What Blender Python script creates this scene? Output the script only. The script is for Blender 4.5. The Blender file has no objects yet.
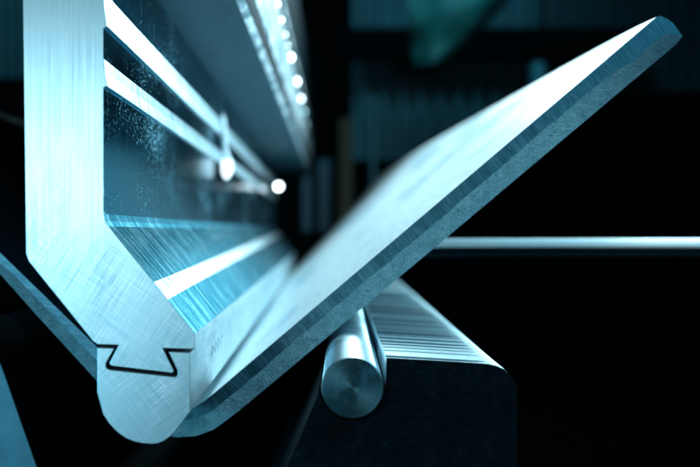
import bpy, bmesh, math, random
from mathutils import Vector, noise as mnoise
random.seed(7)
scn = bpy.context.scene
COL = scn.collection
U, D, F = 0.0005, 0.70, 1400.0      # metres per unit on the front plane, its distance, focal length in units
VX, VY, CZ = 335.0, 232.0, 1.20     # optical axis in drawing units, camera height


def W(px, py, s=1.0):
    """drawing units of a cross-section whose scale is s -> metres"""
    return Vector(((px - VX) * U / s, D / s, CZ + (VY - py) * U / s))


def axis(vx, vy):
    return Vector(((vx - VX) / F, 1.0, (VY - vy) / F))


# ------------------------------------------------------------------ tagging
def tag(o, label=None, cat=None, group=None, kind=None):
    if label: o['label'] = label
    if cat: o['category'] = cat
    if group: o['group'] = group
    if kind: o['kind'] = kind
    return o


def thing(name, loc, label, cat, group=None):
    e = bpy.data.objects.new(name, None)
    e.location = loc
    e.empty_display_size = 0.02
    COL.objects.link(e)
    return tag(e, label, cat, group)


def mesh_obj(name, verts, faces, mats, fmat=None, parent=None, loc=None, smooth=None, uvs=None, bevel=0, bseg=2):
    """verts in world metres; local to the thing's base"""
    root = parent
    base = Vector((0, 0, 0))
    p = parent
    while p is not None:
        base += Vector(p.location); p = p.parent
    if parent is None and loc is not None: base = Vector(loc)
    me = bpy.data.meshes.new(name)
    me.from_pydata([tuple(Vector(v) - base) for v in verts], [], faces)
    for m in (mats if isinstance(mats, (list, tuple)) else [mats]): me.materials.append(m)
    if fmat:
        for i, pgon in enumerate(me.polygons): pgon.material_index = fmat[i]
    if smooth is not None:
        for i, pgon in enumerate(me.polygons):
            pgon.use_smooth = smooth if isinstance(smooth, bool) else smooth[i]
    if uvs:
        ul = me.uv_layers.new(name='UVMap')
        for pgon in me.polygons:
            for li in pgon.loop_indices: ul.data[li].uv = uvs[me.loops[li].vertex_index]
    me.validate()
    o = bpy.data.objects.new(name, me)
    COL.objects.link(o)
    if parent is not None: o.parent = parent
    elif loc is not None: o.location = loc
    bm = bmesh.new(); bm.from_mesh(me)
    bmesh.ops.recalc_face_normals(bm, faces=bm.faces)
    bm.to_mesh(me); bm.free()
    if bevel:
        b = o.modifiers.new('Bevel', 'BEVEL')
        b.width = bevel; b.segments = bseg; b.limit_method = 'ANGLE'; b.angle_limit = math.radians(24)
        b.harden_normals = False
    return o


def prism(profile, s, vp, y1, ys=None, side_mat=None, front_mat=0, back_mat=0, zoff=None):
    """extrude a closed profile from its front plane to depth y1 along the direction of vp.
    side_mat[i]: material of the strip between profile point i and i+1"""
    ax = axis(*vp)
    y0 = D / s
    st = ys or [y0, y1]
    n = len(profile)
    V, Fc, M = [], [], []
    for j, y in enumerate(st):
        for i, (px, py) in enumerate(profile):
            p = W(px, py, s) + ax * (y - y0)
            if zoff: p.z += zoff(i, j)
            V.append(p)
    for j in range(len(st) - 1):
        for i in range(n):
            a, b = i, (i + 1) % n
            Fc.append((j * n + a, j * n + b, (j + 1) * n + b, (j + 1) * n + a))
            M.append(side_mat[i] if side_mat else 0)
    Fc.append(tuple(range(n))); M.append(front_mat)
    Fc.append(tuple(reversed(range((len(st) - 1) * n, len(st) * n)))); M.append(back_mat)
    return V, Fc, M


def boxverts(x0, x1, y0, y1, z0, z1):
    V = [(x, y, z) for x in (x0, x1) for y in (y0, y1) for z in (z0, z1)]
    Fc = [(0, 1, 3, 2), (4, 6, 7, 5), (0, 4, 5, 1), (2, 3, 7, 6), (0, 2, 6, 4), (1, 5, 7, 3)]
    return V, Fc


def join(parts):
    V, Fc = [], []
    for v, f in parts:
        o = len(V); V += list(v); Fc += [tuple(i + o for i in q) for q in f]
    return V, Fc


# ------------------------------------------------------------------ materials
class N:
    def __init__(self, name):
        self.m = bpy.data.materials.new(name); self.m.use_nodes = True
        self.t = self.m.node_tree; self.b = self.t.nodes['Principled BSDF']
    def new(self, kind, **kw):
        n = self.t.nodes.new(kind)
        for k, v in kw.items(): setattr(n, k, v)
        return n
    def link(self, a, b): self.t.links.new(a, b)
    def val(self, sock, v): sock.default_value = v
    def coord(self, scale=(1, 1, 1), rot=(0, 0, 0), src='Object'):
        c = self.new('ShaderNodeTexCoord'); m = self.new('ShaderNodeMapping')
        self.link(c.outputs[src], m.inputs['Vector'])
        r = self.new('ShaderNodeMapping')
        r.inputs['Rotation'].default_value = rot
        self.link(c.outputs[src], r.inputs['Vector'])
        self.link(r.outputs[0], m.inputs['Vector'])
        m.inputs['Scale'].default_value = scale
        return m.outputs[0]
    def noise(self, vec, scale=1, detail=3, rough=.55, dist=0):
        n = self.new('ShaderNodeTexNoise')
        self.link(vec, n.inputs['Vector'])
        n.inputs['Scale'].default_value = scale; n.inputs['Detail'].default_value = detail
        n.inputs['Roughness'].default_value = rough; n.inputs['Distortion'].default_value = dist
        return n.outputs['Fac']
    def ramp(self, fac, stops, interp='LINEAR'):
        r = self.new('ShaderNodeValToRGB'); r.color_ramp.interpolation = interp
        e = r.color_ramp.elements
        while len(e) < len(stops): e.new(.5)
        for el, (p, c) in zip(e, stops):
            el.position = p
            el.color = (c, c, c, 1) if isinstance(c, (int, float)) else tuple(c) + (1,)
        self.link(fac, r.inputs[0]); return r.outputs[0]
    def math(self, op, a, b=None, c=None):
        n = self.new('ShaderNodeMath', operation=op)
        for i, x in enumerate((a, b, c)):
            if x is None: continue
            if isinstance(x, (int, float)): n.inputs[i].default_value = x
            else: self.link(x, n.inputs[i])
        return n.outputs[0]
    def mixc(self, fac, a, b, mode='MIX'):
        n = self.new('ShaderNodeMix', data_type='RGBA', blend_type=mode)
        for s, x in ((n.inputs[0], fac), (n.inputs[6], a), (n.inputs[7], b)):
            if isinstance(x, (int, float)): s.default_value = x
            elif isinstance(x, tuple): s.default_value = x + (1,)
            else: self.link(x, s)
        return n.outputs[2]
    def bump(self, h, strength, dist=.0005, prev=None):
        n = self.new('ShaderNodeBump')
        n.inputs['Strength'].default_value = strength; n.inputs['Distance'].default_value = dist
        self.link(h, n.inputs['Height'])
        if prev is not None: self.link(prev, n.inputs['Normal'])
        return n.outputs[0]
    def tangent(self, v):
        c = self.new('ShaderNodeCombineXYZ')
        for i in range(3): c.inputs[i].default_value = v[i]
        self.link(c.outputs[0], self.b.inputs['Tangent'])
    def put(self, name, v):
        s = self.b.inputs[name]
        if isinstance(v, (int, float)): s.default_value = v
        elif isinstance(v, tuple): s.default_value = v + (1,) if len(v) == 3 else v
        else: self.link(v, s)


def simple(name, col, rough=.5, metal=0.0, grain=60, amt=.35):
    n = N(name)
    f = n.noise(n.coord((grain,) * 3), 1, 4)
    n.put('Base Color', n.mixc(n.ramp(f, [(.3, 0.0), (.7, 1.0)]), tuple(c * (1 - amt) for c in col), col))
    n.put('Roughness', n.math('ADD', n.math('MULTIPLY', f, .25), rough - .12))
    n.put('Metallic', metal)
    if max(col) < .03: n.put('Specular IOR Level', .08)
    return n.m


def mat_ground_front(name, bright=1.0, angle=58, cross=-35):
    """ground steel end face: fine diagonal scratches"""
    n = N(name)
    a = n.noise(n.coord((26, 26, 1900), (0, math.radians(angle), 0)), 1, 6, .72)
    b = n.noise(n.coord((34, 34, 1700), (0, math.radians(cross), 0)), 1, 6, .72)
    v = n.noise(n.coord((1400, 30, 14), (0, 0, 0)), 1, 5, .7)
    big = n.noise(n.coord((25, 25, 25)), 1, 3)
    tz = n.new('ShaderNodeTexCoord'); sz = n.new('ShaderNodeSeparateXYZ'); n.link(tz.outputs['Object'], sz.inputs[0])
    up = n.new('ShaderNodeMapRange'); n.link(sz.outputs[2], up.inputs[0])
    up.inputs[1].default_value = .085; up.inputs[2].default_value = .165; up.inputs[3].default_value = 0; up.inputs[4].default_value = 1
    patch = n.ramp(n.noise(n.coord((38, 38, 22)), 1, 4, .6), [(.38, .25), (.62, 1.0)])
    dg = n.math('ADD', n.math('MULTIPLY', a, .6), n.math('MULTIPLY', b, .4))
    mixf = n.new('ShaderNodeMix'); n.link(up.outputs[0], mixf.inputs[0]); n.link(dg, mixf.inputs[2]); n.link(v, mixf.inputs[3])
    s0 = mixf.outputs[0]
    s = n.math('ADD', .5, n.math('MULTIPLY', n.math('SUBTRACT', s0, .5), n.math('MULTIPLY', patch, n.math('SUBTRACT', 1.0, n.math('MULTIPLY', up.outputs[0], .68)))))
    c = n.ramp(s, [(.37, (.09 * bright, .27 * bright, .36 * bright)), (.5, (.36 * bright, .58 * bright, .66 * bright)), (.62, (.72 * bright, .88 * bright, .92 * bright))])
    c = n.mixc(n.math('MULTIPLY', big, .35), c, (.20 * bright, .42 * bright, .52 * bright))
    n.put('Base Color', c); n.put('Metallic', .82)
    n.put('Roughness', n.ramp(s, [(.3, .40), (.7, .27)]))
    n.put('Normal', n.bump(s, .35, .0004))
    return n.m


def mat_side():
    """polished long side of the punch with vertical scratches and specks"""
    n = N('polished_steel_side')
    streak = n.noise(n.coord((300, 300, 30)), 1, 5, .65)
    spk = n.noise(n.coord((500, 240, 620)), 1, 5, .75)
    big = n.noise(n.coord((16, 5, 20)), 1, 3)
    dots = n.ramp(n.math('ADD', spk, n.math('MULTIPLY', n.math('SUBTRACT', big, .5), .45)), [(.56, 0.0), (.70, .8)])
    dots = n.math('ADD', dots, n.ramp(n.noise(n.coord((300, 30, 900), (math.radians(62), 0, 0)), 1, 2, .5), [(.70, 0.0), (.76, .5)]))
    dots = n.math('MINIMUM', dots, 1.0)
    base = n.ramp(streak, [(.3, (.006, .045, .07)), (.7, (.04, .13, .18))])
    n.put('Base Color', n.mixc(dots, base, (.6, .8, .86)))
    n.put('Metallic', .92)
    n.put('Roughness', n.math('ADD', n.math('MULTIPLY', dots, .35), n.ramp(streak, [(.3, .08), (.7, .15)])))
    n.put('Anisotropic', .3); n.tangent((0, 1, 0)); n.put('Specular Tint', (.11, .36, .46))
    n.put('Normal', n.bump(streak, .05, .0003))
    return n.m


def mat_highlight():
    n = N('bright_ground_bead')  # pale strips paint the streak highlights of flank and slope
    st = n.noise(n.coord((200, 260, 30)), 1, 4)
    n.put('Base Color', n.ramp(st, [(.36, (.22, .42, .5)), (.6, (.92, .96, .98))])); n.put('Metallic', 1.0)
    n.put('Roughness', .30); n.put('Anisotropic', .7); n.tangent((0, 1, 0))
    return n.m


def mat_slope():
    """milled slope: arc shaped cutter marks running down the slope"""
    n = N('milled_steel_slope')
    tc = n.new('ShaderNodeTexCoord'); sp = n.new('ShaderNodeSeparateXYZ'); n.link(tc.outputs['Object'], sp.inputs[0])
    # cutter marks: lines down the slope that bow along the tool
    zz = n.math('SUBTRACT', sp.outputs[2], .075)
    bow = n.math('MULTIPLY', n.math('MULTIPLY', zz, zz), 9.0)
    def marks(fy, fz, seed):
        cb = n.new('ShaderNodeCombineXYZ')
        n.link(n.math('MULTIPLY', n.math('ADD', sp.outputs[1], bow), fy), cb.inputs[1])
        n.link(n.math('MULTIPLY', sp.outputs[2], fz), cb.inputs[2]); cb.inputs[0].default_value = seed
        return n.noise(cb.outputs[0], 1, 6, .78)
    h = n.math('ADD', n.math('MULTIPLY', marks(150, 12, 0), .62), n.math('ADD', n.math('MULTIPLY', marks(40, 60, 5), .25), n.math('MULTIPLY', marks(420, 30, 9), .24)))
    n.put('Base Color', n.ramp(h, [(.44, (.010, .055, .085)), (.54, (.06, .18, .24)), (.66, (.34, .55, .62))]))
    n.put('Metallic', .9)
    n.put('Roughness', n.ramp(h, [(.35, .16), (.75, .32)]))
    n.put('Anisotropic', .6); n.tangent((0, 1, 0)); n.put('Specular Tint', (.35, .72, .85))
    n.put('Normal', n.bump(h, .35, .0016))
    return n.m


def mat_tipside():
    n = N('ground_steel_tip_side')
    st = n.noise(n.coord((300, 40, 300)), 1, 4, .6)
    sm = n.noise(n.coord((40, 14, 60)), 1, 4)
    c = n.ramp(st, [(.3, (.42, .62, .70)), (.7, (.68, .84, .89))])
    n.put('Base Color', n.mixc(n.ramp(sm, [(.5, 0.0), (.75, .5)]), c, (.30, .50, .58)))
    n.put('Metallic', .75); n.put('Roughness', .38)
    n.put('Normal', n.bump(st, .08, .0003))
    return n.m


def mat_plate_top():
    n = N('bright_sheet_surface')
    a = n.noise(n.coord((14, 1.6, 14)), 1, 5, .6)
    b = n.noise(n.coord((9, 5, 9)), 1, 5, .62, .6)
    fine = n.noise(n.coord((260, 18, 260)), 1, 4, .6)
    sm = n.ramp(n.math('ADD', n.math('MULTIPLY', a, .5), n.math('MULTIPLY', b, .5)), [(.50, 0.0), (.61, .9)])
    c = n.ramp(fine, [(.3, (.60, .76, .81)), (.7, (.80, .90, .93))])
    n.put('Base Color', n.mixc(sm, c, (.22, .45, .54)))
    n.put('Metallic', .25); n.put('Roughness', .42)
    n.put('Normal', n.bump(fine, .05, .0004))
    return n.m


def mat_plate_under_shade():
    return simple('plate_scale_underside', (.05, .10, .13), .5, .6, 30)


def tipdark(n):
    """oily darker stain over the last centimetres of the flange edge"""
    src = n.b.inputs['Base Color'].links[0].from_socket
    uv = n.new('ShaderNodeTexCoord'); sp = n.new('ShaderNodeSeparateXYZ'); n.link(uv.outputs['UV'], sp.inputs[0])
    mr = n.new('ShaderNodeMapRange'); n.link(sp.outputs[0], mr.inputs[0])
    wob = n.noise(n.coord((60, 60, 60)), 1, 3)
    mr.inputs[1].default_value = UMAX - .15; mr.inputs[2].default_value = UMAX - .01; mr.inputs[3].default_value = 0; mr.inputs[4].default_value = .85
    n.put('Base Color', n.mixc(n.math('MULTIPLY', mr.outputs[0], n.math('ADD', .6, n.math('MULTIPLY', wob, .7))), src, (.02, .09, .125)))


def mat_burnish():
    """sheared edge, smooth zone: short marks square to the edge"""
    n = N('sheared_edge_smooth_zone')
    v = n.coord((1, 1, 1), src='UV')
    m = n.new('ShaderNodeMapping'); m.inputs['Scale'].default_value = (330, 1.2, 1); n.link(v, m.inputs[0])
    s = n.noise(m.outputs[0], 1, 4, .75)
    m2 = n.new('ShaderNodeMapping'); m2.inputs['Scale'].default_value = (36, .6, 1); n.link(v, m2.inputs[0])
    g = n.noise(m2.outputs[0], 1, 3, .6)
    h = n.math('ADD', n.math('MULTIPLY', s, .6), n.math('MULTIPLY', g, .4))
    n.put('Base Color', n.ramp(h, [(.34, (.02, .085, .12)), (.50, (.065, .19, .245)), (.66, (.15, .33, .40))]))
    n.put('Metallic', .7); n.put('Roughness', .42)
    tipdark(n)
    n.put('Normal', n.bump(h, .5, .0006))
    return n.m


def mat_fracture():
    n = N('sheared_edge_torn_zone')
    f = n.noise(n.coord((760, 760, 760)), 1, 5, .7)
    g = n.noise(n.coord((150, 150, 150)), 1, 4, .6)
    p = n.ramp(n.noise(n.coord((330, 330, 330)), 1, 3), [(.60, 0.0), (.67, 1.0)])
    h = n.math('ADD', n.math('MULTIPLY', f, .6), n.math('MULTIPLY', g, .4))
    c = n.ramp(h, [(.36, (.11, .28, .35)), (.5, (.24, .46, .53)), (.64, (.42, .65, .71))])
    n.put('Base Color', n.mixc(n.math('MULTIPLY', p, .35), c, (.05, .14, .18)))
    n.put('Metallic', .35); n.put('Roughness', .62)
    tipdark(n)
    n.put('Normal', n.bump(n.math('SUBTRACT', h, n.math('MULTIPLY', p, .12)), 1.0, .0045))
    return n.m


def mat_die_front():
    n = N('black_oxide_steel')
    f = n.noise(n.coord((220, 220, 220)), 1, 6, .7)
    g = n.noise(n.coord((40, 40, 40)), 1, 4)
    k = n.math('ADD', n.math('MULTIPLY', f, .65), n.math('MULTIPLY', g, .35))
    n.put('Base Color', n.ramp(k, [(.38, (.0005, .003, .0045)), (.55, (.002, .008, .012)), (.68, (.006, .021, .029))]))
    n.put('Metallic', .0); n.put('Roughness', .75); n.put('Specular IOR Level', .05)
    n.put('Normal', n.bump(k, .4, .0006))
    return n.m


def mat_die_top():
    n = N('milled_die_top')
    s = n.noise(n.coord((14, 420, 14)), 1, 5, .7)
    f = n.noise(n.coord((160, 260, 160)), 1, 5, .7)
    h = n.math('ADD', n.math('MULTIPLY', s, .6), n.math('MULTIPLY', f, .4))
    n.put('Base Color', n.ramp(h, [(.36, (.16, .34, .41)), (.5, (.50, .70, .77)), (.66, (.82, .93, .96))]))
    n.put('Metallic', .85); n.put('Roughness', n.ramp(h, [(.35, .48), (.7, .30)]))
    n.put('Normal', n.bump(h, .45, .0008))
    return n.m


def mat_rod_side():
    n = N('polished_rod_side')
    s = n.noise(n.coord((90, 260, 90)), 1, 4, .6)
    g = n.ramp(n.noise(n.coord((40, 14, 40)), 1, 4), [(.52, 0.0), (.66, 1.0)])
    n.put('Base Color', n.mixc(n.math('MULTIPLY', g, .55), n.ramp(s, [(.3, (.42, .62, .70)), (.7, (.72, .86, .9))]), (.12, .25, .31)))
    n.put('Metallic', 1.0); n.put('Roughness', .38)
    n.put('Normal', n.bump(s, .08, .0004))
    return n.m


def mat_rod_front(centre):
    """turned face: the grooves run round the centre, so the gloss spreads along the radius"""
    n = N('turned_rod_face')
    g = n.new('ShaderNodeNewGeometry')
    sub = n.new('ShaderNodeVectorMath', operation='SUBTRACT'); sub.inputs[1].default_value = centre
    n.link(g.outputs['Position'], sub.inputs[0])
    nrm = n.new('ShaderNodeVectorMath', operation='NORMALIZE'); n.link(sub.outputs[0], nrm.inputs[0])
    n.link(nrm.outputs[0], n.b.inputs['Tangent'])
    ln = n.new('ShaderNodeVectorMath', operation='LENGTH'); n.link(sub.outputs[0], ln.inputs[0])
    wv = n.new('ShaderNodeTexNoise', noise_dimensions='1D'); n.link(ln.outputs['Value'], wv.inputs['W']); wv.inputs['Scale'].default_value = 2600
    sc = n.noise(n.coord((30, 30, 900), (0, math.radians(40), 0)), 1, 3)
    st = n.ramp(n.noise(n.coord((110, 110, 110)), 1, 4), [(.50, 0.0), (.66, 1.0)])
    c = n.ramp(n.math('ADD', n.math('MULTIPLY', wv.outputs['Fac'], .6), n.math('MULTIPLY', sc, .4)), [(.3, (.03, .12, .16)), (.7, (.085, .22, .27))])
    n.put('Base Color', n.mixc(n.math('MULTIPLY', st, .5), c, (.06, .14, .18)))
    n.put('Metallic', .9); n.put('Roughness', n.math('ADD', .36, n.math('MULTIPLY', st, .2))); n.put('Anisotropic', .62)
    n.put('Normal', n.bump(wv.outputs['Fac'], .10, .0002))
    return n.m


def emis(name, col, st):
    n = N(name)
    n.put('Base Color', col); n.put('Emission Color', col); n.put('Emission Strength', st)
    return n.m


M_front = mat_ground_front('ground_steel_face')
M_tipfront = mat_ground_front('ground_steel_tip_face', 1.0, 38, -52)
M_side, M_highlight, M_slope, M_tipside = mat_side(), mat_highlight(), mat_slope(), mat_tipside()
M_dark = simple('dark_steel', (.03, .07, .09), .45, .5)
M_black = simple('black_paint', (.006, .012, .016), .6)

# ------------------------------------------------------------------ upper punch
PV = (321.0, 231.0)                 # direction shared by punch and plate
punch_prof = [
    (22, -75, 0), (22.5, 0, 0), (26, 254, 0), (29, 262, 0), (93, 341.5, 0), (97.2, 344.5, 1), (118.3, 345.2, 1), (110, 361.5, 1), (109.3, 364.3, 1),
    (111.5, 366, 1), (172, 373.2, 1), (174.3, 371.2, 1), (163, 348.3, 1), (195.3, 349.4, 4),
    (195.3, 333.5, 3), (168, 299.4, 5), (154, 281.9, 3), (109, 226.5, 3), (105.6, 221, 3), (103.9, 214, 2),
    (103.7, 88, 2), (106.9, 86, 5), (104.7, 71, 5), (103.7, 59, 2), (103.7, 29, 2), (107.2, 26.5, 5), (104.5, 7, 5), (103.2, -9, 2), (103.7, -75, 0)]  # raised facets on the flank are shaped to carry its streak highlights
tip_prof = [
    (97.2, 347.6), (97.2, 393), (103, 414.6), (108.5, 423), (114, 429.2), (119.4, 434), (126, 438.4), (133.7, 441.6), (142, 443.4), (151.6, 444.2),
    (158.5, 443.4), (164, 441), (169.6, 437), (175, 431.8), (190.3, 411.7), (190.3, 352.6), (168.4, 351.6), (177.6, 371.4), (177.5, 375), (174.8, 377),
    (109, 369.6), (106, 367.6), (106, 363.4), (114.6, 348.2)]


BAND = (15, 16)  # slope strip coloured bright for its highlight
def punch(y0, y1, label, grow=0.0):
    """one segment of the upper tool, cut from the same section"""
    s = 1.0
    off = axis(*PV) * (y0 - D)
    root = thing('press_punch', W(146, 444, s) + off, label, 'punch', 'segments of the upper tool')
    prof = [(p[0], p[1]) for p in punch_prof]
    sm = [p[2] for p in punch_prof]
    ysl = [D + (y1 - y0) * j / 6 for j in range(7)]
    V, Fc, M = prism(prof, s, PV, D + (y1 - y0), ys=ysl, side_mat=sm)
    for j in range(7):
        for i in BAND:
            sh = .11 * ((ysl[j] - D + y0) / D - 1)
            V[j * len(prof) + i] += (W(105.6, 221) - W(195.3, 333.5)) * sh
    V = [v + off for v in V]
    mesh_obj('punch_body', V, Fc, [M_front, M_dark, M_side, M_slope, M_tipside, M_highlight], M, root, bevel=.00035)
    V, Fc, M = prism(tip_prof, s, PV, D + (y1 - y0), side_mat=[1 if i in (0, 1) else 1 for i in range(len(tip_prof))])
    V = [v + off for v in V]
    t = mesh_obj('punch_tip', V, Fc, [M_tipfront, M_tipside], M, root, bevel=.00035)
    return root, t


near, near_tip = punch(D, 2.02, 'large bright ground steel punch in the left foreground with a dovetailed rounded tip')
far, far_tip = punch(2.026, 3.35, 'far blurred punch segment beyond the vertical seam behind the foreground punch')

# worn stamped marks on the flank of the tip (illegible strokes)
def tip_flank(px, py):
    """a point on the tip's right flank (front-plane x=190.3) seen at drawing position px, py"""
    ax = axis(*PV)
    # solve (190.3-VX)*U + ax.x*t = (px-VX)/F*(D+t)
    a = (190.3 - VX) * U
    t = ((px - VX) / F * D - a) / (ax.x - (px - VX) / F)
    y = D + t
    return Vector((a + ax.x * t, y, CZ + (VY - py) / F * y))
strokes = []
for r, (py0, n) in enumerate(((357, 4), (352, 4))):
    for k in range(n):
        u = 211.5 + k * 3.0 + r * 1.0
        p = tip_flank(u, py0 - k * 3.9 - r * 1.0)
        dy = .0016 + .0012 * random.random()
        strokes.append(boxverts(p.x - .001, p.x + .00025, p.y, p.y + dy, p.z, p.z + .0035))
        if random.random() < .7:
            strokes.append(boxverts(p.x - .001, p.x + .00022, p.y + dy, p.y + dy + .0045, p.z + .0012, p.z + .0021))
V, Fc = join(strokes)
mesh_obj('stamped_mark', V, Fc, simple('stamp_shadow', (.30, .48, .55), .6, .5), parent=near_tip)

# ------------------------------------------------------------------ bent plate
def lerp_poly(pts, n):
    P = [Vector((a, b)) for a, b in pts]
    L = [0]
    for i in range(1, len(P)): L.append(L[-1] + (P[i] - P[i - 1]).length)
    out = []
    for k in range(n):
        d = L[-1] * k / (n - 1)
        i = max(j for j in range(len(L)) if L[j] <= d + 1e-9); i = min(i, len(P) - 2)
        out.append(P[i].lerp(P[i + 1], (d - L[i]) / (L[i + 1] - L[i])))
    return out, L[-1]
S_P = .82
inner_pts = [(-230, 27), (0, 252.5), (94, 344), (140, 387.5), (153, 398.5), (163, 404.5), (174, 408.4), (184, 409.4), (194, 407.3), (205, 400.7), (219, 389), (400, 235), (600, 65), (651, 21.4), (656.5, 17)]
outer_pts = [(-246, 46), (0, 274), (36, 314.5), (97, 381), (112, 398), (126, 412.5), (142, 425), (158, 433.5), (176, 437.3), (196, 436.2), (214, 429.3), (228, 419), (239, 410.6), (430, 251.5), (610, 100), (676, 44.5)]
NST = 260
# stations: dense resampling by matched pieces so both lines advance together
def stations():
    i1, _ = lerp_poly(inner_pts[:4], 60); o1, _ = lerp_poly(outer_pts[:4], 60)
    i2, _ = lerp_poly(inner_pts[3:11], 50); o2, _ = lerp_poly(outer_pts[3:13], 50)
    i3, _ = lerp_poly(inner_pts[10:], 220); o3, _ = lerp_poly(outer_pts[12:], 220)
    return i1 + i2[1:] + i3[1:], o1 + o2[1:] + o3[1:]
INN, OUT = stations()
n = len(INN)
MID = []
arc = 0; ARC = []
for k in range(n):
    if k: arc += (INN[k] - INN[k - 1]).length
    ARC.append(arc)
    f = .42 + .05 * mnoise.noise((k * .12, 3.3, 0)) + .03 * mnoise.noise((k * .45, 9.1, 0))
    left = n - 1 - k
    if left < 34: f += .17 * (1 - left / 34) ** .8
    MID.append(INN[k].lerp(OUT[k], f))
# rounded end of the flange
TIP = [(660.6, 16), (667, 18.6), (673.4, 23.5), (682.5, 36)]
ax = axis(*PV); y0 = D / S_P; Y1 = 3.75
yst = [y0 + (Y1 - y0) * (j / 22) ** 1.6 for j in range(23)]
V, Fc, Mt, UV, SM = [], [], [], [], []
def flex(p, y, frac):
    """the long flange springs a touch further up towards its far end"""
    t = (y - y0) / (Y1 - y0)
    e = max(0, (t - .45) / .55)
    p = p + Vector((-.050, 0, -.042)) * (e ** 2.4 * max(0, frac - .45) ** 1.5 * 2.4)
    return p + Vector((0, 0, .052 * t + .0022 * (1 - math.exp(-t * 40)))) * frac
row = {}
def addv(pt, y, uv, frac):
    V.append(flex(W(pt[0], pt[1], S_P) + ax * (y - y0), y, frac)); UV.append(uv); return len(V) - 1
fr = [max(0, min(1, (p.x - 219) / 437)) for p in INN]
for j, y in enumerate(yst):
    row[j] = ([addv(INN[k], y, (ARC[k] / 1000, 0), fr[k]) for k in range(n)], [addv(OUT[k], y, (ARC[k] / 1000, 1), fr[k]) for k in range(n)],
              [addv(TIP[k], y, (ARC[-1] / 1000 + .005 * k, .2 + .2 * k), 1) for k in range(4)])
for j in range(len(yst) - 1):
    (i0, o0, t0), (i1, o1, t1) = row[j], row[j + 1]
    for k in range(n - 1):
        Fc.append((i0[k], i0[k + 1], i1[k + 1], i1[k])); Mt.append(1 if k < 58 else 0); SM.append(True)  # inner left flange is coloured dark for the punch's shade
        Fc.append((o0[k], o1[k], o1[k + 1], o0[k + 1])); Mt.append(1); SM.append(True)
    e0 = [i0[-1]] + t0 + [o0[-1]]; e1 = [i1[-1]] + t1 + [o1[-1]]
    for k in range(len(e0) - 1):
        Fc.append((e0[k], e0[k + 1], e1[k + 1], e1[k])); Mt.append(2); SM.append(True)
    Fc.append((i0[0], i1[0], o1[0], o0[0])); Mt.append(2); SM.append(False)
UMAX = ARC[-1] / 1000
# end caps have their own vertices so that the sheared edge stays crisp
for j in (0, len(yst) - 1):
    y = yst[j]
    ci = [addv(INN[k], y, (ARC[k] / 1000, 0), fr[k]) for k in range(n)]
    cm = [addv(MID[k], y, (ARC[k] / 1000, .45), fr[k]) for k in range(n)]
    co = [addv(OUT[k], y, (ARC[k] / 1000, 1), fr[k]) for k in range(n)]
    ct = [addv(TIP[k], y, (ARC[-1] / 1000 + .006 + .003 * k, .1 + .05 * k), 1) for k in range(4)]
    for k in range(n - 1):
        Fc.append((ci[k], cm[k], cm[k + 1], ci[k + 1])); Mt.append(2); SM.append(False)
        Fc.append((cm[k], co[k], co[k + 1], cm[k + 1])); Mt.append(3); SM.append(False)
    e = [ci[-1]] + ct + [co[-1]]
    for k in range(len(e) - 1):
        Fc.append((cm[-1], e[k + 1], e[k])); Mt.append(2 if k < 4 else 3); SM.append(False)
plate = mesh_obj('bent_plate', V, Fc, [mat_plate_top(), mat_plate_under_shade(), mat_burnish(), mat_fracture()], Mt, loc=W(176, 437, S_P), smooth=SM, uvs=UV)
tag(plate, 'thick bright steel plate bent to a V under the punch, sheared edge in front', 'steel plate')

# ------------------------------------------------------------------ lower die, right rail
DV = (340.0, 232.0)
rc, rr = (352.5, 387.6), 31.2
pocket = []
for k in range(0, 15):                       # round seat below the rod, from its left lip to the right wall
    a = math.radians(172 + (360 - 172) * k / 14 * 1.0)
    pocket.append((rc[0] + 33 * math.cos(a), rc[1] - 33 * math.sin(a)))
pocket = [p for p in pocket]
die_prof = [(386.4, 357.5), (400, 358.3), (420, 359.4), (440, 360.6), (460, 361.8), (478, 363), (489, 364), (497, 365.8), (504, 369), (510, 374), (514.4, 380.5), (516.6, 388), (517.2, 396), (517.5, 640), (212, 640), (287, 467), (317.5, 395.5)] + pocket
ys = [D]
amp = [0]
while ys[-1] < 1.5:
    p = random.choice((.014, .022, .027, .033)) * (1 if ys[-1] < .85 else .6)
    hgt = random.uniform(.0004, .0014) * (1 if ys[-1] < .85 else .6)
    ys += [ys[-1] + p - .0006, ys[-1] + p]
    amp += [-hgt, 0]
ys += [2.0, 2.6, 3.2, 3.7]
amp += [0] * 4
def zo(i, j):
    if i <= 6: return amp[j] * (1, 1, 1, 1, 1, .8, .2)[i]
    return 0
nd = len(die_prof)
sm = [1 if i < 11 else 0 for i in range(nd)]
sm[nd - 1] = 1
V, Fc, M = prism(die_prof, 1.0, DV, 3.7, ys=ys, side_mat=sm, zoff=zo)
for j in range(len(ys) - 1):
    if j % 2 == 1 and ys[j] < 1.5:
        for i in range(6): M[j * nd + i] = 2
die = mesh_obj('die_rail', V, Fc, [mat_die_front(), mat_die_top(), simple('die_groove', (.04, .11, .14), .6, .3)], M, loc=W(365, 640))
tag(die, 'dark steel die rail at lower right with a grooved bright top beside the round rod', 'die', 'rails of the lower die')

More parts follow.
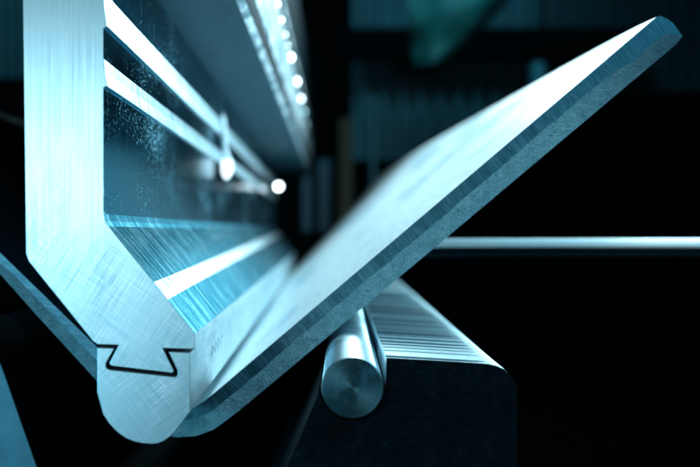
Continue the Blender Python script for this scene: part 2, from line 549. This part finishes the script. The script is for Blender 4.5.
# rod
def rod(c, r, s, vp, y1, mats, ch=1.2, seg=64, loc=None, name='round_rod'):
    axd = axis(*vp); y0 = D / s
    V, Fc, Mx, SMx = [], [], [], []
    rings = [(r - ch, y0), (r, y0 + ch * U / s), (r, y1)]
    for rad, y in rings:
        for k in range(seg):
            a = 2 * math.pi * k / seg
            V.append(W(c[0] + rad * math.cos(a), c[1] + rad * math.sin(a), s) + axd * (y - y0))
    for j in range(2):
        for k in range(seg):
            Fc.append((j * seg + k, j * seg + (k + 1) % seg, (j + 1) * seg + (k + 1) % seg, (j + 1) * seg + k)); Mx.append(0); SMx.append(j == 1)
    o = len(V)
    for k in range(seg):
        a = 2 * math.pi * k / seg
        V.append(W(c[0] + (r - ch) * math.cos(a), c[1] + (r - ch) * math.sin(a), s))
    V.append(W(c[0], c[1], s))
    for k in range(seg): Fc.append((o + k, o + (k + 1) % seg, o + seg)); Mx.append(1); SMx.append(False)
    Fc.append(tuple(range(2 * seg, 3 * seg))); Mx.append(1); SMx.append(False)
    return mesh_obj(name, V, Fc, mats, Mx, loc=W(c[0], c[1] + r, s), smooth=SMx)
r1 = rod(rc, rr, 1.012, (342, 233), 3.6, [mat_rod_side(), mat_rod_front(tuple(W(rc[0], rc[1], 1.012)))])
tag(r1, 'shiny round steel rod lying in the groove of the right die rail under the plate', 'rod')

# left die rail and its dark roller
lf = N('ground_steel_left_rail')
f = lf.noise(lf.coord((60, 60, 60)), 1, 5); g = lf.ramp(lf.noise(lf.coord((200, 200, 200)), 1, 3), [(.70, 0.0), (.78, .5)])
lf.put('Base Color', lf.mixc(lf.math('MULTIPLY', g, .5), lf.ramp(f, [(.3, (.03, .13, .18)), (.7, (.055, .19, .25))]), (.5, .7, .78)))
lf.put('Metallic', .3); lf.put('Roughness', .5)
left_prof = [(-190, 345), (-60, 350), (-6, 357), (1, 364), (8, 384), (37, 467), (104, 660), (-190, 660)]
V, Fc, M = prism(left_prof, .80, DV, 3.7, side_mat=[1] * 8)
ld = mesh_obj('die_rail', V, Fc, [lf.m, M_black], M, loc=W(-60, 660, .80), bevel=.0006)
tag(ld, 'pale blue faced die rail cut off by the lower left corner of the picture', 'die', 'rails of the lower die')
r2 = rod((2, 339), 23, .72, (330, 232), 3.4, [simple('dark_roller_steel', (.022, .05, .065), .32, .7), simple('roller_end_black', (.001, .003, .004), .8)])
tag(r2, 'dark round bar at the left edge just under the plate', 'bar')
# bed that carries both rails
V, Fc = boxverts(-.60, .088, .705, 3.9, CZ - .40, CZ - .2145)
bed = mesh_obj('machine_bed', V, Fc, M_black, loc=(0, 2.2, CZ - .40), bevel=.004)
tag(bed, 'black machine bed carrying the die rails below the picture edge', 'machine bed')

# ------------------------------------------------------------------ ram clamp above the punch
RV = (334.0, 232.0)
ram_root = thing('ram_clamp', W(160, -77) + axis(*RV) * 1.0, 'long grey clamp beam over the punch with a glittering bright side at the top', 'clamp beam')
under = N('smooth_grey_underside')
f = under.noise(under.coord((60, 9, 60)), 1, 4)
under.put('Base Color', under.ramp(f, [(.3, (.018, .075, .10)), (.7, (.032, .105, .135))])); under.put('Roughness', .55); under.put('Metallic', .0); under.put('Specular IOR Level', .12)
glit = N('scuffed_bright_side')  # white patches paint the glitter highlights into the colour
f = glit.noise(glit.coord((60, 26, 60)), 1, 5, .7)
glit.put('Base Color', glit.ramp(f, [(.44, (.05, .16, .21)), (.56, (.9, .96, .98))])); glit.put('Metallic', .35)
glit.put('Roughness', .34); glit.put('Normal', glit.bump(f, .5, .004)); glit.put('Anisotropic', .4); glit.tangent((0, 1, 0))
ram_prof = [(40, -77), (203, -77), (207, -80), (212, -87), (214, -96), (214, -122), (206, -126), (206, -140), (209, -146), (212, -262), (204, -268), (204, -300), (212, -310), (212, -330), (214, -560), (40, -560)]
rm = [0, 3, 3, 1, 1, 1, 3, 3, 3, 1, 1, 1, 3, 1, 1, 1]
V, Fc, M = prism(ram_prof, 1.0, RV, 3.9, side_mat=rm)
mesh_obj('clamp_body', V, Fc, [under.m, simple('ram_black', (.004, .012, .016), .6), M_highlight, glit.m], M, ram_root, bevel=.0005)

# row of glowing domes standing in for bolt highlights on the beam
M_dot = emis('lit_lens', (.82, .96, 1.0), 13.0)
M_dot_dim = emis('lit_lens_dim', (.40, .80, .92), 7.0)
def glow_dot(px, py, k, r, mat, label, group=None, cat='light', nrm=(.25, -1, -.1)):
    c = Vector(((px - VX) * U * k, D * k, CZ + (VY - py) * U * k))
    root = thing('round_light', c, label, cat, group)
    nv = Vector(nrm).normalized()
    q = nv.to_track_quat('Z', 'Y')
    V, Fc = [], []
    prof = [(0, .55), (.5, .47), (.86, .25), (1, 0)]
    seg = 20
    for a, h in prof[1:]:
        for i in range(seg):
            t = 2 * math.pi * i / seg
            V.append(c + q @ Vector((a * r * math.cos(t), a * r * math.sin(t), h * r)))
    V.append(c + q @ Vector((0, 0, prof[0][1] * r)))
    for j in range(2):
        for i in range(seg): Fc.append((j * seg + i, j * seg + (i + 1) % seg, (j + 1) * seg + (i + 1) % seg, (j + 1) * seg + i))
    for i in range(seg): Fc.append((i, (i + 1) % seg, 3 * seg))
    mesh_obj('lens', V, Fc, mat, None, root, smooth=True)  # glowing dome stands in for the highlight
    V, Fc = [], []
    for a, h in ((1.02, .05), (1.5, 0), (1.5, -.8)):
        for i in range(seg):
            t = 2 * math.pi * i / seg
            V.append(c + q @ Vector((a * r * math.cos(t), a * r * math.sin(t), h * r)))
    for j in range(2):
        for i in range(seg): Fc.append((j * seg + i, j * seg + (i + 1) % seg, (j + 1) * seg + (i + 1) % seg, (j + 1) * seg + i))
    mesh_obj('bezel', V, Fc, M_dark, None, root, smooth=True)
    return root
dots = [(276.8, 4), (280.6, 20), (284.2, 35), (286.8, 46), (289.7, 57.5), (295.8, 81.6), (300.0, 99.0), (302.9, 112.0), (305.7, 123.5)]
names = ['topmost round light on the clamp beam, cut close to the upper picture edge', 'second round light from the top on the clamp beam', 'third round light from the top on the clamp beam',
         'fourth round light from the top on the clamp beam', 'middle one of the nine round lights on the clamp beam', 'sixth round light from the top on the clamp beam', 'seventh round light from the top on the clamp beam',
         'last but one round light at the low end of the row', 'lowest and dimmest round light of the row on the clamp beam']
for (x, y), nm in zip(dots, names):
    k = 495 / (232 - y)
    k = min(k, 5.2)
    glow_dot(x, y, k, .0026 + .00035 * (y > 50) * 7 if y < 120 else .0045, M_dot if y < 110 else M_dot_dim, nm, 'round lights along the clamp beam')
glow_dot(278.5, 186.5, 3.9, .0058, M_dot, 'single round white light at the far end of the lower bright strip on the punch')  # glowing dome added for a bright highlight on the flank

# small bright drop shaped lever on the punch flank
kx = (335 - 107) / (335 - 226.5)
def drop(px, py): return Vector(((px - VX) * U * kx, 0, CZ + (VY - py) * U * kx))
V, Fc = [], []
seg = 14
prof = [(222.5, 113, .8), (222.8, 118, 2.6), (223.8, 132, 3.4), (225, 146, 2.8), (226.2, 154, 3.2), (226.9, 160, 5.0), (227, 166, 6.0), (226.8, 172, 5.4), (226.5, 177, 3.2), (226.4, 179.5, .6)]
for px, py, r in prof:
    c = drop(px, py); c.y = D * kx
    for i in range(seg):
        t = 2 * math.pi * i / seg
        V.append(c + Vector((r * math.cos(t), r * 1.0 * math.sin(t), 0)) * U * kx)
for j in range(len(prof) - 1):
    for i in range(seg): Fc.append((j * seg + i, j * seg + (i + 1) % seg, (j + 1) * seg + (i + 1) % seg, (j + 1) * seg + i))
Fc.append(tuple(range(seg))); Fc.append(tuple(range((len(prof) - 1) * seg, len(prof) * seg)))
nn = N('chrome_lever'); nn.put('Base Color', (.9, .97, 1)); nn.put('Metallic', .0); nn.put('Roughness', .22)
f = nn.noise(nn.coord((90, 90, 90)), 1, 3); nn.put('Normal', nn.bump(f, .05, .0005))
knob_glow = emis('lit_drop', (.85, .97, 1.0), 1.6)  # the knob glows in place of its highlight, it is no lamp
lv = mesh_obj('clamp_lever', V, Fc, [nn.m, knob_glow], [1 if 5 * seg <= i < 9 * seg or i == len(Fc) - 1 else 0 for i in range(len(Fc))], loc=drop(226.4, 180) + Vector((0, D * kx, 0)), smooth=True)
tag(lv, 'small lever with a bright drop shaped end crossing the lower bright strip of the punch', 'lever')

# ------------------------------------------------------------------ background
def BX(px, k): return (px - VX) * U * k
def BZ(py, k): return CZ + (VY - py) * U * k
def slab(name, x0, x1, ya, yb, k, th, mat, label, cat, group=None, bevel=.003):
    V, Fc = boxverts(BX(x0, k), BX(x1, k), D * k, D * k + th, BZ(yb, k), BZ(ya, k))
    o = mesh_obj(name, V, Fc, mat, loc=((BX(x0, k) + BX(x1, k)) / 2, D * k + th / 2, BZ(yb, k)), bevel=bevel)
    return tag(o, label, cat, group)

# bright rail on the right
rail_m = N('bright_rail')
f = rail_m.noise(rail_m.coord((3, 60, 60)), 1, 4)
rail_m.put('Base Color', rail_m.ramp(f, [(.35, (.55, .75, .8)), (.65, (.85, .94, .96))])); rail_m.put('Roughness', .45); rail_m.put('Metallic', .2)
k = 1.62
slab('steel_rail', 414, 780, 238.6, 247.6, k, .02, rail_m.m, 'bright horizontal steel rail in the dark right background', 'rail', bevel=.002)
slab('support_beam', 414, 790, 248.2, 257, k * 1.006, .03, simple('dim_teal_beam', (.006, .022, .029), .7), 'dim dark beam directly under the bright horizontal rail', 'beam')

# corrugated wall panels
def corrugated(px0, px1, py0, py1, k, pitch, depth, mat, label):
    V, Fc = [], []
    x = px0; pts = []
    while x < px1:
        pts += [(x, 0), (x + pitch * .40, 0), (x + pitch * .52, 1), (x + pitch * .88, 1)]
        x += pitch
    for i, (px, d) in enumerate(pts):
        for py in (py0, py1): V.append((BX(px, k), D * k - d * depth, BZ(py, k)))
    for i in range(len(pts) - 1): Fc.append((2 * i, 2 * i + 2, 2 * i + 3, 2 * i + 1))
    o = mesh_obj('corrugated_wall', V, Fc, mat, loc=(BX((px0 + px1) / 2, k), D * k, BZ(py1, k)))
    return tag(o, label, 'wall')
M_cor = simple('teal_sheeting', (.05, .20, .235), .55, .1, 4, .5)
corrugated(352, 532, -30, 160, 7.4, 18.5, .04, M_cor, 'dim teal corrugated wall behind the raised flange of the plate')
corrugated(535, 720, -30, 92, 7.45, 18.5, .04, simple('dark_teal_sheeting', (.022, .085, .10), .6, .1, 4, .5), 'almost black corrugated wall above the raised tip of the plate')  # same sheeting, its fade into shade put into the colour
corrugated(-60, 40, -30, 78, 7.0, 9, .03, M_cor, 'dim teal corrugated wall at the upper left corner behind the punch')
slab('roof_beam', 340, 640, 27, 56, 7.1, .12, simple('beam_black', (.001, .003, .004), .9), 'black horizontal beam crossing the corrugated wall above the plate', 'beam')
# posts
slab('machine_post', 339, 353, 118, 232, 6.2, .12, simple('dim_ochre_paint', (.07, .055, .025), .6), 'dim ochre post between the clamp beam and the plate', 'post')
slab('machine_post', 302, 311, 165, 232, 6.3, .12, simple('dim_blue_paint', (.05, .16, .22), .5), 'narrow dim blue post right of the single round light', 'post', 'blue posts deep in the background')
slab('machine_post', 318, 331, 160, 232, 6.5, .12, simple('dim_blue_grey_paint', (.04, .14, .20), .5), 'wider dim blue post left of the ochre post', 'post', 'blue posts deep in the background')
slab('thin_pipe', 371, 376, 95, 200, 6.6, .04, simple('dim_teal_paint', (.06, .20, .24), .5), 'thin upright teal pipe just left of the corrugated wall ribs', 'pipe')
slab('hanging_box', 533, 546, 62, 92, 6.6, .10, simple('pale_teal_box', (.12, .40, .46), .5), 'small pale teal box against the corrugated wall above the plate', 'box', bevel=.012)
# crumpled green sheet near the top
k = 6.4
V, Fc = [], []
outl = [(470, -50, 66), (468, -30, 62), (462, -10, 54), (455, 8, 46), (449, 24, 38), (443, 38, 31), (437, 50, 24), (433, 58, 18), (430, 64, 12)]
nx = 10
for cx, py, hw in outl:
    for i in range(nx + 1):
        t = -1 + 2 * i / nx
        px = cx + t * hw * (1 + .35 * mnoise.noise((py * .06, 2.0 + (t > 0), 0))) + 5 * mnoise.noise((py * .05, 8, t))
        d = .07 * mnoise.noise((px * .03, py * .03, 1.7)) + .02 * mnoise.noise((px * .12, py * .12, 4))
        V.append((BX(px, k), D * k + d + .05 * t * t, BZ(py + 3 * mnoise.noise((px * .1, py, 0)), k)))
for j in range(len(outl) - 1):
    for i in range(nx): Fc.append((j * (nx + 1) + i, j * (nx + 1) + i + 1, (j + 1) * (nx + 1) + i + 1, (j + 1) * (nx + 1) + i))
gs = mesh_obj('hanging_sheet', V, Fc, simple('green_sheet', (.05, .36, .31), .6, 0, 4, .85), loc=(BX(450, k), D * k, BZ(70, k)), smooth=True)
sb = gs.modifiers.new('Subsurf', 'SUBSURF'); sb.levels = 2; sb.render_levels = 2
so = gs.modifiers.new('Solid', 'SOLIDIFY'); so.thickness = .006
tag(gs, 'crumpled green sheet hanging from above in the blurred background', 'sheet')
# hall shell
V, Fc = boxverts(-6, 6, -2, 9, -.2, 0)
fl = mesh_obj('floor', V, Fc, simple('dark_concrete', (.002, .004, .005), .7, 0, 3), loc=(0, 3, -.2)); tag(fl, kind='structure')
V, Fc = boxverts(-6, 6, 6.2, 6.35, 0.001, 5)
wl = mesh_obj('back_wall', V, Fc, simple('dark_wall', (.002, .006, .008), .8, 0, 2), loc=(0, 6.2, 0)); tag(wl, kind='structure')

# ------------------------------------------------------------------ light
w = bpy.data.worlds.new('World'); scn.world = w; w.use_nodes = True
bg = w.node_tree.nodes['Background']; bg.inputs[0].default_value = (.02, .32, .45, 1); bg.inputs[1].default_value = .004


def area(name, loc, target, sx, sy, power, col, spread=180):
    l = bpy.data.lights.new(name, 'AREA'); l.shape = 'RECTANGLE'; l.size = sx; l.size_y = sy; l.energy = power; l.color = col
    l.spread = math.radians(spread)
    o = bpy.data.objects.new(name, l); COL.objects.link(o); o.location = loc
    o.rotation_euler = (Vector(target) - Vector(loc)).to_track_quat('-Z', 'Y').to_euler()
    return o


ICE = (.45, .85, 1.0)
TEAL = (.22, .74, 1.0)
area('front_softbox', (-.275, -.02, CZ + .06), (-.13, .7, CZ + .03), .09, .10, 1.1, (.74,.93,1.0))
# strip along the machine above the plate
def strip(name, x, z, ya, yb, wd, power, col, tx, tz, spread=180):
    l = bpy.data.lights.new(name, 'AREA'); l.shape = 'RECTANGLE'; l.size = yb - ya; l.size_y = wd; l.energy = power; l.color = col; l.spread = math.radians(spread)
    o = bpy.data.objects.new(name, l); COL.objects.link(o); o.location = (x, (ya + yb) / 2, z)
    d = Vector((tx - x, 0, tz - z)).normalized()
    Z = -d; X = Vector((0, 1, 0)); Yv = Z.cross(X)
    from mathutils import Matrix
    o.rotation_euler = Matrix((X, Yv, Z)).transposed().to_euler()
    return o
strip('overhead_strip', .10, CZ + .62, .5, 2.9, .18, 17.5, (.66, .92, 1.0), .02, CZ)
strip('right_strip', .52, CZ + .36, 1.0, 2.6, .12, 7, ICE, -.12, CZ + .05)
area('fill_front', (.50, .38, CZ + .42), (.12, .86, CZ), .3, .3, 2.6, TEAL)
area('left_low', (-.34, .02, CZ - .13), (-.16, .8, CZ - .07), .12, .12, .40, (.40, .82, 1.0))
area('left_die', (-.60, .30, CZ - .06), (-.24, .875, CZ - .13), .15, .15, .35, TEAL, 60)
area('rail_light', (.36, .92, CZ + .20), (.26, 1.134, CZ), .07, .07, .62, (.66, .92, 1.0))
area('low_right', (.62, 1.15, CZ + .10), (.05, .9, CZ - .06), .12, .12, 4.2, ICE)
strip('slope_strip', .46, CZ + .46, 1.3, 2.7, .07, 5, (.66, .92, 1.0), -.10, CZ - .03)
area('hall_light', (.3, 3.6, CZ + 1.6), (.35, 5.2, CZ + .36), .6, .4, 2.1, TEAL, 80)  # added unseen lamp that brightens the corrugated wall
area('hall_light_left', (-1.5, 3.6, CZ + 1.9), (-1.1, 4.9, CZ + .6), .4, .4, 2.0, TEAL, 80)  # added unseen lamp for the wall patch at upper left

# ------------------------------------------------------------------ camera
cd = bpy.data.cameras.new('camera'); cam = bpy.data.objects.new('camera', cd); COL.objects.link(cam)
cam.location = (0, 0, CZ); cam.rotation_euler = (math.radians(90), 0, 0)
cd.sensor_width = 36; cd.lens = 36 * F / 700
cd.shift_x = (350 - VX) / 700; cd.shift_y = -(233.5 - VY) / 700
cd.clip_start = .02; cd.clip_end = 60
cd.dof.use_dof = True; cd.dof.focus_distance = .775; cd.dof.aperture_fstop = 8.2
scn.camera = cam
scn.view_settings.view_transform = 'Standard'; scn.view_settings.look = 'None'; scn.view_settings.exposure = 0; scn.view_settings.gamma = 1
scn.render.engine = 'CYCLES'
